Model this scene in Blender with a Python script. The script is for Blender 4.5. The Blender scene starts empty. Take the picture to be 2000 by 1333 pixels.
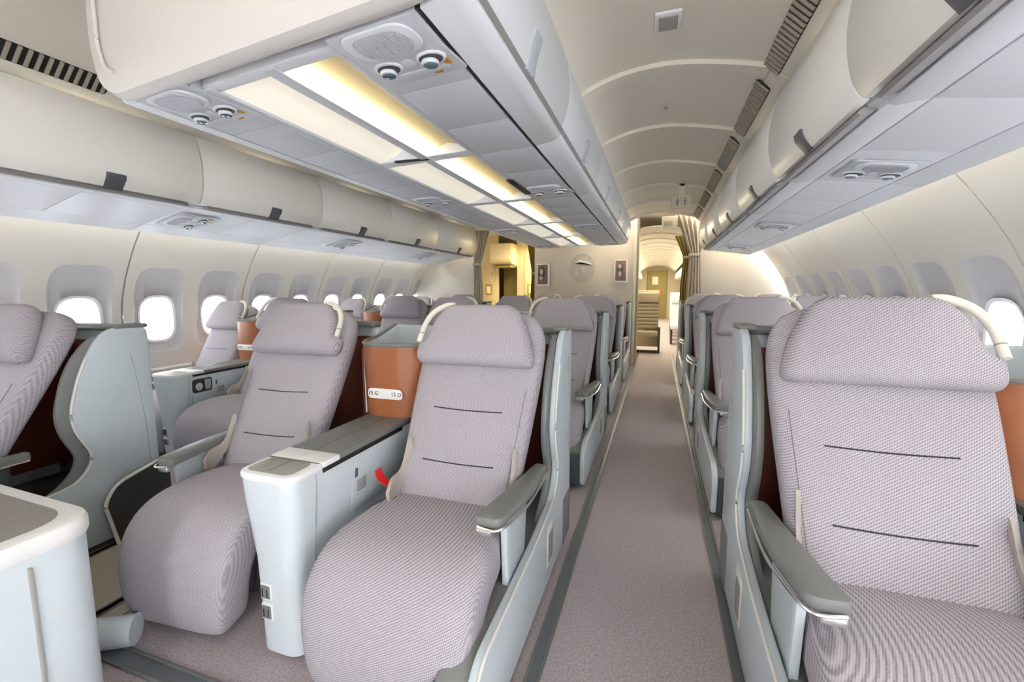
import bpy, bmesh, math, random
from mathutils import Vector, Matrix
random.seed(4)
SC = bpy.context.scene
COL = SC.collection

# ------------------------------------------------------------------ camera
F_PX, PITCH, YAW = 850.0, math.radians(6.610), math.radians(18.421)
EYE = 1.20
cd = bpy.data.cameras.new('camera')
cd.sensor_width = 36.0
cd.lens = F_PX / 2000 * 36.0
cd.clip_start = 0.02
cam = bpy.data.objects.new('camera', cd)
COL.objects.link(cam)
cam.location = (0, 0, EYE)
cam.rotation_euler = (math.pi / 2 - PITCH, 0, YAW)
SC.camera = cam

# ------------------------------------------------------------------ world and lights
W = bpy.data.worlds.new('daylight')
SC.world = W
W.use_nodes = True
bg = W.node_tree.nodes['Background']
bg.inputs[0].default_value = (0.93, 0.96, 1.0, 1)
bg.inputs[1].default_value = 9.0
SC.view_settings.view_transform = 'Standard'
SC.view_settings.look = 'None'
SC.view_settings.gamma = 1
SC.view_settings.use_curve_mapping = False
SC.view_settings.exposure = 0.98

def area(name, loc, rot, sx, sy, power, col):
    l = bpy.data.lights.new(name, 'AREA')
    l.shape = 'RECTANGLE'; l.size = sx; l.size_y = sy; l.energy = power; l.color = col
    o = bpy.data.objects.new(name, l); COL.objects.link(o)
    o.location = loc; o.rotation_euler = rot
    return o
WARM = (1.0, 0.90, 0.72)
# cove lamps lying on top of the overhead bins and wash lamps behind the bins' outer edges
area('cove_lamp_right', (0.66, 3.6, 2.17), (math.radians(180), math.radians(-35), 0), 0.06, 6.6, 190, WARM)
area('cove_lamp_center', (-0.50, 3.9, 2.26), (math.radians(180), math.radians(25), 0), 0.06, 6.0, 150, WARM)
area('cove_lamp_left', (-2.90, 3.6, 2.17), (math.radians(180), math.radians(35), 0), 0.06, 6.6, 240, WARM)
area('wash_lamp_right', (1.16, 3.3, 1.73), (0, math.radians(55), 0), 0.04, 6.2, 8, (1.0, .95, .78))
area('wash_lamp_left', (-3.50, 3.3, 1.66), (0, math.radians(-55), 0), 0.04, 6.2, 8, (1.0, .95, .78))
area('galley_lamp', (-2.3, 8.6, 2.15), (0, 0, 0), 0.5, 1.4, 30, (1.0, .85, .5))
area('corridor_fill', (-0.1, 13.5, 2.20), (0, 0, 0), 0.4, 11.0, 130, (1.0, .9, .66))  # unseen fill light added to brighten the next cabin

# ------------------------------------------------------------------ materials
MATS = {}
def mat(name, col, rough=0.5, metal=0.0, noise=0.03, scale=30.0, bump=0.0, bscale=200.0, emit=None, coat=0.0):
    m = bpy.data.materials.new(name); m.use_nodes = True
    nt = m.node_tree; b = nt.nodes['Principled BSDF']
    b.inputs['Roughness'].default_value = rough
    b.inputs['Metallic'].default_value = metal
    if coat: b.inputs['Coat Weight'].default_value = coat
    tc = nt.nodes.new('ShaderNodeTexCoord')
    n = nt.nodes.new('ShaderNodeTexNoise'); n.inputs['Scale'].default_value = scale; n.inputs['Detail'].default_value = 4
    nt.links.new(tc.outputs['Object'], n.inputs['Vector'])
    mx = nt.nodes.new('ShaderNodeMix'); mx.data_type = 'RGBA'
    c = Vector(col)
    mx.inputs[6].default_value = (*(c * (1 - noise)), 1); mx.inputs[7].default_value = (*[min(1, q) for q in c * (1 + noise)], 1)
    nt.links.new(n.outputs['Fac'], mx.inputs[0]); nt.links.new(mx.outputs[2], b.inputs['Base Color'])
    if bump:
        n2 = nt.nodes.new('ShaderNodeTexNoise'); n2.inputs['Scale'].default_value = bscale
        nt.links.new(tc.outputs['Object'], n2.inputs['Vector'])
        bp = nt.nodes.new('ShaderNodeBump'); bp.inputs['Strength'].default_value = bump; bp.inputs['Distance'].default_value = 0.004
        nt.links.new(n2.outputs['Fac'], bp.inputs['Height']); nt.links.new(bp.outputs[0], b.inputs['Normal'])
    if emit:
        b.inputs['Emission Color'].default_value = (*emit[0], 1); b.inputs['Emission Strength'].default_value = emit[1]
    MATS[name] = m
    return m

def fabric(name, lo, hi, period=0.0062):
    m = bpy.data.materials.new(name); m.use_nodes = True
    nt = m.node_tree; b = nt.nodes['Principled BSDF']; b.inputs['Roughness'].default_value = 0.95
    b.inputs['Specular IOR Level'].default_value = 0.15
    tc = nt.nodes.new('ShaderNodeTexCoord')
    def wave(d, per, rot):
        mp = nt.nodes.new('ShaderNodeMapping'); mp.inputs['Rotation'].default_value = rot
        nt.links.new(tc.outputs['Object'], mp.inputs[0])
        w = nt.nodes.new('ShaderNodeTexWave'); w.bands_direction = d
        w.inputs['Scale'].default_value = 1 / per / 3.18 ; w.inputs['Distortion'].default_value = 0.6; w.inputs['Detail'].default_value = 1
        w.inputs['Detail Scale'].default_value = 3
        nt.links.new(mp.outputs[0], w.inputs[0]); return w
    w1 = wave('Z', period, (0, math.radians(28), 0)); w2 = wave('X', period * 0.8, (0, 0, math.radians(20)))
    mul = nt.nodes.new('ShaderNodeMath'); mul.operation = 'MULTIPLY_ADD'
    nt.links.new(w1.outputs['Fac'], mul.inputs[0]); mul.inputs[1].default_value = 0.62
    m3 = nt.nodes.new('ShaderNodeMath'); m3.operation = 'MULTIPLY'; nt.links.new(w2.outputs['Fac'], m3.inputs[0]); m3.inputs[1].default_value = 0.38
    nt.links.new(m3.outputs[0], mul.inputs[2])
    n = nt.nodes.new('ShaderNodeTexNoise'); n.inputs['Scale'].default_value = 260; nt.links.new(tc.outputs['Object'], n.inputs['Vector'])
    ad = nt.nodes.new('ShaderNodeMath'); ad.operation = 'MULTIPLY_ADD'; nt.links.new(n.outputs['Fac'], ad.inputs[0]); ad.inputs[1].default_value = 0.5
    nt.links.new(mul.outputs[0], ad.inputs[2])
    cr = nt.nodes.new('ShaderNodeValToRGB'); cr.color_ramp.elements[0].position = 0.35; cr.color_ramp.elements[1].position = 1.1
    cr.color_ramp.elements[0].color = (*lo, 1); cr.color_ramp.elements[1].color = (*hi, 1)
    nt.links.new(ad.outputs[0], cr.inputs[0]); nt.links.new(cr.outputs[0], b.inputs['Base Color'])
    bp = nt.nodes.new('ShaderNodeBump'); bp.inputs['Strength'].default_value = 0.25; bp.inputs['Distance'].default_value = 0.002
    nt.links.new(ad.outputs[0], bp.inputs['Height']); nt.links.new(bp.outputs[0], b.inputs['Normal'])
    MATS[name] = m

fabric('fabric', (0.262, 0.240, 0.270), (0.535, 0.50, 0.54))
mat('belt', (0.42, 0.38, 0.34), 0.9, bump=.2)
mat('shell', (0.56, 0.62, 0.66), 0.38, noise=.02)
mat('shell_white', (0.64, 0.70, 0.74), 0.35, noise=.02)
mat('grey_dark', (0.145, 0.15, 0.15), 0.45, noise=.05)
mat('pad_dark', (0.075, 0.085, 0.10), 0.5)
mat('grey_mid', (0.195, 0.20, 0.195), 0.42, noise=.04)
mat('charcoal', (0.05, 0.05, 0.055), 0.6)
mat('black', (0.012, 0.012, 0.014), 0.6)
mat('copper', (0.345, 0.115, 0.038), 0.38, noise=.05)
mat('brown', (0.16, 0.035, 0.018), 0.5)
mat('cream', (0.80, 0.76, 0.66), 0.45)
mat('rim', (0.78, 0.77, 0.72), 0.35)
mat('end_cap', (0.66, 0.635, 0.60), 0.4, noise=.015)
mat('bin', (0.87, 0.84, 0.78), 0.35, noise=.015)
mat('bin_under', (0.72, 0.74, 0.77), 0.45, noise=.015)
mat('psu', (0.58, 0.60, 0.64), 0.45, noise=.02)
mat('latch', (0.10, 0.105, 0.12), 0.4)
mat('latch_light', (0.50, 0.54, 0.60), 0.4)
mat('recess', (0.30, 0.29, 0.28), 0.5)
mat('ceiling', (0.84, 0.79, 0.68), 0.55, noise=.015)
mat('grille', (0.40, 0.36, 0.28), 0.6)
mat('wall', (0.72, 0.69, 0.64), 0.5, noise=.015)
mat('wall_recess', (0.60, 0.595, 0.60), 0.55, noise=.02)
mat('window_frame', (0.85, 0.85, 0.85), 0.35)
mat('partition', (0.62, 0.58, 0.53), 0.5, noise=.015)
mat('carpet', (0.45, 0.385, 0.40), 0.98, noise=.6, scale=130, bump=.5, bscale=420)
mat('mat_beige', (0.52, 0.46, 0.37), 0.7)
mat("rail", (0.15, 0.16, 0.18), 0.35, metal=.3)
mat('chrome', (0.75, 0.75, 0.75), 0.2, metal=.9)
mat('tray_grey', (0.36, 0.35, 0.33), 0.4)
mat('granite', (0.30, 0.285, 0.26), 0.5, noise=.55, scale=220)
mat('red', (0.75, 0.01, 0.012), 0.5)
mat('label', (0.85, 0.85, 0.84), 0.4)
mat('ink', (0.02, 0.02, 0.025), 0.5)
mat('curtain', (0.56, 0.49, 0.39), 0.9, noise=.1, scale=60)
mat('curtain_olive', (0.30, 0.22, 0.06), 0.9, noise=.1, scale=60)
mat('galley', (0.60, 0.52, 0.34), 0.5)
mat('galley_dark', (0.34, 0.27, 0.09), 0.6)
mat('tan', (0.44, 0.38, 0.27), 0.7)
mat('photo', (0.20, 0.115, 0.105), 0.4, noise=.4, scale=14)
mat('photo_light', (0.50, 0.44, 0.42), 0.4, noise=.2, scale=40)
mat('lens', (0.10, 0.16, 0.18), 0.1, noise=.5, scale=60)
mat('orange', (0.55, 0.24, 0.02), 0.5)
mat('lamp_tube', (0.9, .85, .7), 0.5, emit=((1.0, 0.90, 0.62), 3.6))
mat('reflector', (0.72, 0.60, 0.33), 0.4)
mat('glow_panel', (0.80, 0.77, 0.68), 0.45, emit=((1.0, 0.93, 0.76), 0.28))  # weak glow added to brighten the left trough panel
mat('emblem', (0.50, 0.48, 0.45), 0.4)
mat('sign', (0.85, 0.78, 0.55), 0.5)
mat('magazine_white', (0.8, 0.85, 0.9), 0.5)
mat('speaker', (0.42, 0.43, 0.45), 0.6)

def glass_mat():
    m = bpy.data.materials.new('window_glass'); m.use_nodes = True
    nt = m.node_tree; nt.nodes.clear()
    o = nt.nodes.new('ShaderNodeOutputMaterial'); t = nt.nodes.new('ShaderNodeBsdfTransparent'); g = nt.nodes.new('ShaderNodeBsdfGlossy')
    g.inputs['Roughness'].default_value = 0.03
    t.inputs[0].default_value = (0.97, 0.98, 1, 1)
    mx = nt.nodes.new('ShaderNodeMixShader'); mx.inputs[0].default_value = 0.06
    nt.links.new(t.outputs[0], mx.inputs[1]); nt.links.new(g.outputs[0], mx.inputs[2]); nt.links.new(mx.outputs[0], o.inputs[0])
    MATS['glass'] = m
glass_mat()

# ------------------------------------------------------------------ helpers
def link(name, bm, m, parent=None, sharp=38, loc=None):
    bmesh.ops.remove_doubles(bm, verts=bm.verts, dist=1e-6)
    bmesh.ops.recalc_face_normals(bm, faces=bm.faces)
    me = bpy.data.meshes.new(name); bm.to_mesh(me); bm.free()
    for p in me.polygons: p.use_smooth = True
    me.set_sharp_from_angle(angle=math.radians(sharp))
    me.materials.append(MATS[m])
    o = bpy.data.objects.new(name, me); COL.objects.link(o)
    if parent is not None: o.parent = parent
    if loc is not None: o.location = loc
    return o
def tag(o, label=None, cat=None, group=None, kind=None):
    if label: o['label'] = label
    if cat: o['category'] = cat
    if group: o['group'] = group
    if kind: o['kind'] = kind
    return o
def empty(name, loc=(0, 0, 0), label=None, cat=None, group=None, kind=None):
    o = bpy.data.objects.new(name, None); COL.objects.link(o); o.location = loc; o.empty_display_size = .1
    return tag(o, label, cat, group, kind)
KIDS = {}
def copy_tree(o, parent=None):
    c = o.copy(); COL.objects.link(c)
    if parent is not None: c.parent = parent
    for ch in list(o.children): copy_tree(ch, c)
    return c
def rpoly(pts, n=6):
    """pts: (a, b, radius) -> rounded outline"""
    out = []
    N = len(pts)
    for i in range(N):
        p = Vector(pts[i][:2]); r = pts[i][2] if len(pts[i]) > 2 else 0
        q = Vector(pts[i - 1][:2]); s = Vector(pts[(i + 1) % N][:2])
        if r <= 0: out.append(p); continue
        d1 = (q - p); d2 = (s - p)
        t = min(r, d1.length * .49, d2.length * .49)
        a = p + d1.normalized() * t; c = p + d2.normalized() * t
        for k in range(n + 1):
            u = k / n
            out.append(a * (1 - u) ** 2 + p * 2 * u * (1 - u) + c * u * u)
    return [(v.x, v.y) for v in out]
def rect(a0, b0, a1, b1, r=0, n=5):
    return rpoly([(a0, b0, r), (a1, b0, r), (a1, b1, r), (a0, b1, r)], n)
def ellipse(ca, cb, ra, rb, n=24):
    return [(ca + ra * math.cos(2 * math.pi * i / n), cb + rb * math.sin(2 * math.pi * i / n)) for i in range(n)]
def inset(pts, e):
    N = len(pts)
    if abs(e) < 1e-9: return [Vector(p) for p in pts]
    A = sum(pts[i][0] * pts[(i + 1) % N][1] - pts[(i + 1) % N][0] * pts[i][1] for i in range(N))
    sg = 1 if A > 0 else -1
    out = []
    for i in range(N):
        p = Vector(pts[i]); d1 = p - Vector(pts[i - 1]); d2 = Vector(pts[(i + 1) % N]) - p
        if d1.length < 1e-9: d1 = d2
        if d2.length < 1e-9: d2 = d1
        d1.normalize(); d2.normalize()
        n1 = Vector((-d1.y, d1.x)) * sg; n2 = Vector((-d2.y, d2.x)) * sg
        k = 1 + n1.dot(n2)
        mtr = (n1 + n2) / max(k, .35)
        out.append(p + mtr * e)
    return out
def mp(plane):
    return {'x': lambda a, b, d: Vector((d, a, b)), 'y': lambda a, b, d: Vector((a, d, b)), 'z': lambda a, b, d: Vector((a, b, d))}[plane]
def bridge(bm, rings, cap0=True, cap1=True):
    vr = [[bm.verts.new(v) for v in r] for r in rings]
    n = len(vr[0])
    for a, b in zip(vr, vr[1:]):
        for i in range(n):
            j = (i + 1) % n
            try: bm.faces.new((a[i], a[j], b[j], b[i]))
            except ValueError: pass
    if cap0: bm.faces.new(vr[0])
    if cap1: bm.faces.new(list(reversed(vr[-1])))
    return vr
def prism(bm, pts, plane, d0, d1, bev=.005, f=None):
    f = f or mp(plane)
    if d1 < d0: d0, d1 = d1, d0
    bev = min(bev, (d1 - d0) * .45)
    prof = [(bev, d0), (bev * .3, d0 + bev * .3), (0, d0 + bev), (0, d1 - bev), (bev * .3, d1 - bev * .3), (bev, d1)] if bev > 0 else [(0, d0), (0, d1)]
    bridge(bm, [[f(p.x, p.y, d) for p in inset(pts, e)] for e, d in prof])
def box(bm, x0, y0, z0, x1, y1, z1, r=.004):
    if x1 < x0: x0, x1 = x1, x0
    if y1 < y0: y0, y1 = y1, y0
    if z1 < z0: z0, z1 = z1, z0
    dims = sorted([(x1 - x0, 'x'), (y1 - y0, 'y'), (z1 - z0, 'z')])
    pl = dims[0][1]; r = min(r, dims[0][0] * .45)
    if pl == 'x': prism(bm, rect(y0, z0, y1, z1, r * 1.3, 3), 'x', x0, x1, r)
    elif pl == 'y': prism(bm, rect(x0, z0, x1, z1, r * 1.3, 3), 'y', y0, y1, r)
    else: prism(bm, rect(x0, y0, x1, y1, r * 1.3, 3), 'z', z0, z1, r)
def puff(bm, pts, f, front, back, R, n=5):
    cx = sum(p[0] for p in pts) / len(pts); cy = sum(p[1] for p in pts) / len(pts)
    rings = []
    def side(D):
        out = []
        for i in range(n + 1):
            a = math.pi / 2 * i / n * .93
            out.append([(p.x, p.y, D * math.sin(a)) for p in inset(pts, R * (1 - math.cos(a)))])
        last = out[-1]
        for s, e in ((.72, 1.05), (.42, 1.10), (.15, 1.12)):
            out.append([(cx + (p[0] - cx) * s, cy + (p[1] - cy) * s, D * e) for p in last])
        return out
    fr = side(front); bk = side(-back)
    bridge(bm, [[f(*p) for p in r] for r in reversed(bk)] + [[f(*p) for p in r] for r in fr[1:]])
def tube(bm, pts, r, n=10, flat=1.0):
    rings = []
    P = [Vector(p) for p in pts]
    up = Vector((0, 0, 1))
    for i, p in enumerate(P):
        t = (P[min(i + 1, len(P) - 1)] - P[max(i - 1, 0)]).normalized()
        a = t.cross(up)
        if a.length < .05: a = t.cross(Vector((0, 1, 0)))
        a.normalize(); b = t.cross(a).normalized()
        rings.append([p + a * r * math.cos(2 * math.pi * k / n) + b * r * flat * math.sin(2 * math.pi * k / n) for k in range(n)])
    bridge(bm, rings)
def smooth_path(pts, n=6):
    """Catmull-Rom through pts (any dimension)"""
    P = [Vector(p) for p in pts]; out = []
    for i in range(len(P) - 1):
        p0 = P[max(i - 1, 0)]; p1 = P[i]; p2 = P[i + 1]; p3 = P[min(i + 2, len(P) - 1)]
        for k in range(n):
            t = k / n
            out.append(.5 * ((2 * p1) + (p2 - p0) * t + (2 * p0 - 5 * p1 + 4 * p2 - p3) * t * t + (3 * p1 - p0 - 3 * p2 + p3) * t ** 3))
    out.append(P[-1]); return out
def super_sec(hw, ht, n=28, e=3.2):
    out = []
    for i in range(n):
        a = 2 * math.pi * i / n
        c, s = math.cos(a), math.sin(a)
        out.append((hw * math.copysign(abs(c) ** (2 / e), c), ht * math.copysign(abs(s) ** (2 / e), s)))
    return out
def sweep(bm, st, S, e=3.2, n=28, xoff=0):
    """st: list of (v, z, half_width, half_thick); section across x, thickness along the path normal"""
    rings = []
    for i, q in enumerate(st):
        a = st[max(i - 1, 0)]; b = st[min(i + 1, len(st) - 1)]
        t = Vector((b[0] - a[0], b[1] - a[1])).normalized(); nn = Vector((-t.y, t.x))
        rings.append([Vector((S * (x + xoff), q[0] + nn.x * y, q[1] + nn.y * y)) for x, y in super_sec(q[2], q[3], n, e)])
    bridge(bm, rings)
def text_obj(name, body, size, m, parent, M, ext=.0006, align='CENTER'):
    cu = bpy.data.curves.new(name, 'FONT'); cu.body = body; cu.size = size; cu.extrude = ext; cu.align_x = align; cu.align_y = 'CENTER'
    t = bpy.data.objects.new(name, cu); COL.objects.link(t)
    bpy.context.view_layer.update()
    me = bpy.data.meshes.new_from_object(t.evaluated_get(bpy.context.evaluated_depsgraph_get()))
    COL.objects.unlink(t); bpy.data.objects.remove(t)
    me.materials.clear(); me.materials.append(MATS[m])
    o = bpy.data.objects.new(name, me); COL.objects.link(o); o.parent = parent; o.matrix_local = M
    return o
def B(): return bmesh.new()
SKEW = -.12
def shear(bm):
    for v in bm.verts: v.co.y += SKEW * v.co.x

XC = -1.12            # cabin centre line
YB = -1.9             # where the built cabin stops behind the camera
Y_L, Y_R, Y_C = 6.62, 6.98, 7.25   # partitions

# ------------------------------------------------------------------ structure: floor, rails, walls, ceiling
bm = B(); box(bm, -4.1, YB, -.06, 1.9, 22, 0, 0)
tag(link('floor', bm, 'carpet'), kind='structure')

def half(z):          # half width of the fuselage lining at height z
    return 2.84 if z <= 1.0 else 2.84 - .61 * (z - 1.0) ** 1.6
WZ = [0, .3, .56, .7, .85, 1.0, 1.15, 1.3, 1.44, 1.55, 1.66, 1.78, 1.9, 2.02, 2.12]

def wall_panel_meshes():
    """one lining panel with two window bays, local y from 0 to 1.03, offset x measured inward from half()"""
    bms = {k: B() for k in ('panel', 'bay')}
    return bms
PITCH_W = 1.03
WC = (.262, .768)     # window centres in a panel
ZC = .965
def wp(side, y, z, d):    # point on the lining: d = how far outboard
    h = half(z) + d
    return Vector((XC + side * h, y, z))
def build_wall(side, y0s, name, wnum):
    root = empty(name, (0, 0, 0), kind='structure')
    for pi, y0 in enumerate(y0s):
        bm = B(); bb = B()
        # flat strips above and below the window bays
        for za, zb in zip(WZ, WZ[1:]):
            if za >= .56 and zb <= 1.44: continue
            q = [wp(side, y0 + .006, za, 0), wp(side, y0 + PITCH_W - .006, za, 0), wp(side, y0 + PITCH_W - .006, zb, 0), wp(side, y0 + .006, zb, 0)]
            bm.faces.new([bm.verts.new(v) for v in q])
        jb = B()
        for za, zb in zip(WZ, WZ[1:]):
            q = [wp(side, y0 - .008, za, .012), wp(side, y0 + .008, za, .012), wp(side, y0 + .008, zb, .012), wp(side, y0 - .008, zb, .012)]
            jb.faces.new([jb.verts.new(v) for v in q])
        link('panel_joint', jb, 'recess', root)
        # returns at the joints
        for ye, dy in ((y0 + .006, .012), (y0 + PITCH_W - .006, -.012)):
            for za, zb in zip(WZ, WZ[1:]):
                q = [wp(side, ye, za, 0), wp(side, ye, za, .03), wp(side, ye, zb, .03), wp(side, ye, zb, 0)]
                bm.faces.new([bm.verts.new(v) for v in q])
        bounds = [(y0 + .006, y0 + PITCH_W / 2), (y0 + PITCH_W / 2, y0 + PITCH_W - .006)]
        N = 48
        for wi, wc in enumerate(WC):
            yc = y0 + wc; ya, yb = bounds[wi]
            def ring(hy, hz, zc, e, d):
                out = []
                for i in range(N):
                    a = 2 * math.pi * (i + .5) / N; c, s = math.cos(a), math.sin(a)
                    yy = yc + hy * math.copysign(abs(c) ** (2 / e), c); zz = zc + hz * math.copysign(abs(s) ** (2 / e), s)
                    out.append((yy, zz, d))
                return out
            rec_c, rec_h, rec_w = 1.035, .345, .192
            outer = []
            for i in range(N):
                a = 2 * math.pi * (i + .5) / N; c, s = math.cos(a), math.sin(a)
                k = max(abs(c), abs(s)); c, s = c / k, s / k
                yy = yc + (yb - yc) * c if c > 0 else yc + (yc - ya) * c
                zz = 1.0 + .44 * s
                outer.append((yy, zz, 0))
            R1 = ring(rec_w, rec_h, rec_c, 5, 0); R2 = ring(rec_w - .022, rec_h - .022, rec_c, 5, .020)
            R3 = ring(.142, .193, ZC, 2.9, .022); R4 = ring(.132, .183, ZC, 2.9, .07)
            A = [[bm.verts.new(wp(side, *p)) for p in r] for r in (outer, R1)]
            for i in range(N):
                j = (i + 1) % N; bm.faces.new((A[0][i], A[0][j], A[1][j], A[1][i]))
            # corner fillers where the square ring cuts the corners
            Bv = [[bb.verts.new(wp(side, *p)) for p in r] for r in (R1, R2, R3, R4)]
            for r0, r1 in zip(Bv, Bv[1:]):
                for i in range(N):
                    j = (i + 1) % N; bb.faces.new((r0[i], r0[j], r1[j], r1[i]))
            for (sy, yy) in ((-1, ya), (1, yb)):
                for sz in (-1, 1):
                    zz = 1.0 + .44 * sz
                    cands = sorted(outer, key=lambda p: (p[0] - yy) ** 2 + (p[1] - zz) ** 2)[:2]
                    q = [wp(side, *cands[0]), wp(side, yy, zz, 0), wp(side, *cands[1])]
                    bm.faces.new([bm.verts.new(v) for v in q])
            # the window itself
            wnum[0] += 1
            wroot = empty('window_%d' % wnum[0], wp(side, yc, ZC, .05), kind='structure')
            o = Vector(wroot.location)
            fb = B()
            def rr(hy, hz, d): return [wp(side, p[0], p[1], d) - o for p in ring(hy, hz, ZC, 2.9, d)]
            bridge(fb, [rr(.136, .187, .03), rr(.146, .197, .012), rr(.128, .178, .016), rr(.118, .168, .05), rr(.112, .162, .075), rr(.140, .192, .085), rr(.136, .187, .03)], False, False)
            link('window_frame', fb, 'window_frame', wroot)
            gb = B(); bridge(gb, [rr(.13, .18, .072), rr(.13, .18, .077)])
            link('pane', gb, 'glass', wroot)
        link('wall_panel', bm, 'wall', root)
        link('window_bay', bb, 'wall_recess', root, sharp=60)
        if pi == 2 and side < 0:
            sb = B()
            for zz in (1.36, 1.18, .99):
                p = wp(side, y0 + PITCH_W - .04, zz, 0)
                prism(sb, ellipse(p.y, p.z, .006, .006, 10), 'x', p.x - .004, p.x + .006, .001)
            link('screw', sb, 'recess', root)
    return root
wn = [0]
build_wall(-1, [-1.86, -.83, .20, 1.23, 2.26, 3.29, 4.32, 5.35, 6.38], 'wall_left', wn)
build_wall(1, [-1.40, -.37, .66, 1.69, 2.72, 3.75, 4.78, 5.81], 'wall_right', wn)

bm = B(); box(bm, -4.1, YB - .12, 0, -.45, YB - .06, 2.42, 0); box(bm, .10, YB - .12, 0, 1.9, YB - .06, 2.42, 0); box(bm, -.45, YB - .12, 1.85, .10, YB - .06, 2.42, 0); box(bm, -.45, YB - .12, 0, .10, YB - .06, .45, 0)
tag(link('wall_front', bm, 'wall'), kind='structure')      # opening added behind the viewer to let in daylight as frontal fill
# ceiling: arched panels over each aisle, with raised ribs
CZ = smooth_path([(-.46, 2.20), (-.40, 2.255), (-.22, 2.315), (0.0, 2.335), (.22, 2.31), (.44, 2.262), (.47, 2.24), (.50, 2.205), (.56, 2.165), (.66, 2.13)], 4)
BAND = [.80 - .865 * 3, .80 - .865 * 2, .80 - .865, .80, 1.665, 2.53, 3.395, 4.26, 5.125, 5.99, 6.855]
def mirror(x, side): return x if side > 0 else 2 * XC - x
def strip(bm, prof, y0, y1, side, th=.02):
    P = [Vector((mirror(p[0], side), p[1])) for p in prof]
    lo = [(p.x, p.y) for p in P]
    up = [(p.x, p.y + th) for p in reversed(P)]
    prism(bm, lo + up, 'y', y0, y1, 0)
for side in (1, -1):
    root = empty('ceiling' if side > 0 else 'ceiling_left', (0, 0, 0), kind='structure')
    for y0, y1 in zip(BAND, BAND[1:]):
        bm = B(); strip(bm, CZ, y0 + .03, y1 - .03, side); link('ceiling_panel', bm, 'ceiling', root)
        bm = B()
        rib = [Vector((p[0], p[1] - (.022 if i < 22 else .004))) for i, p in enumerate(CZ)]
        strip(bm, rib, y1 - .095, y1 - .004, side, .03); link('ceiling_rib', bm, 'ceiling', root)
        bm = B(); strip(bm, [Vector((p[0], p[1] - .004)) for p in CZ], y1 - .0045, y1 + .032, side, .03); link('ceiling_joint', bm, 'ceiling', root)
# lid over everything so no daylight leaks in from above
bm = B(); box(bm, -4.1, YB, 2.42, 1.9, 22, 2.5, 0); tag(link('ceiling_lid', bm, 'ceiling'), kind='structure')

# air grilles with their slats
slat_me = None
gi = 0
for side in (1, -1):
    for k, (y0, y1) in enumerate(zip(BAND[2:-1], BAND[3:])):
        if side < 0 and y0 > 5: continue
        root = empty('air_grille', (mirror(.44, side), (y0 + y1) / 2, 2.262),
                     'ventilation grille of close slats beside the %s aisle ceiling, %s panel from the front' % ('right' if side > 0 else 'left', ['nearest', 'first', 'second', 'third', 'fourth', 'fifth', 'sixth', 'seventh'][k]),
                     'grille', 'ceiling air grilles')
        ang = math.atan2(2.205 - 2.262, .06)
        L = (y1 - y0) - .15
        bm = B(); prism(bm, rect(-.005, -L / 2, .085, L / 2, .02), 'z', -.003, .001, .0005)
        plate = link('backing', bm, 'black', root)
        if slat_me is None:
            sb = B(); box(sb, -.003, -.007, -.010, .083, .007, .001, .002)
            s0 = link('slat', sb, 'grille'); slat_me = s0.data; COL.objects.unlink(s0); bpy.data.objects.remove(s0)
        n = 20
        for q in range(n):
            s = bpy.data.objects.new('slat', slat_me); COL.objects.link(s); s.parent = root
            s.location = (0, -L / 2 + .02 + (L - .04) * q / (n - 1), -.003)
        root.rotation_euler = (0, -ang if side > 0 else ang, 0)
        if side < 0: root.scale = (-1, 1, 1)

# seat rails in the aisles
for i, (x, w) in enumerate(((-.325, .045), (.285, .045), (-1.93, .04), (-2.40, .04))):
    root = empty('seat_rail', (x, 3.5, 0), ['grey metal seat rail along the left edge of the right-hand aisle', 'grey metal seat rail along the right edge of the right-hand aisle',
                 'grey seat rail in the far aisle beside the middle seats', 'grey seat rail in the far aisle beside the window seats'][i], 'rail')
    bm = B(); box(bm, -w / 2, -4.6, 0, w / 2, 5.2, .006, .002); link('rail_cover', bm, 'rail', root)
    for sx in (-1, 1):
        bm = B(); box(bm, sx * w * .42 - .005, -4.6, .004, sx * w * .42 + .005, 5.2, .010, .002); link('rail_edge', bm, 'grey_dark', root)
root = empty('floor_strip', (-1.5, .83, 0), 'grey metal strip across the carpet in front of the left middle seat', 'strip')
bm = B(); box(bm, -.45, -.03, 0, .35, .03, .006, .002); link('strip_cover', bm, 'rail', root)
for sy in (-1, 1):
    bm = B(); box(bm, -.45, sy * .027 - .006, .003, .35, sy * .027 + .006, .010, .002); link('strip_edge', bm, 'grey_dark', root)
bm = B(); box(bm, -2.42, .60, 0, -1.84, 1.42, .006, .003)
tag(link('floor_mat', bm, 'mat_beige'), 'beige protective mat lying flat in the far left aisle', 'mat')

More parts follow.
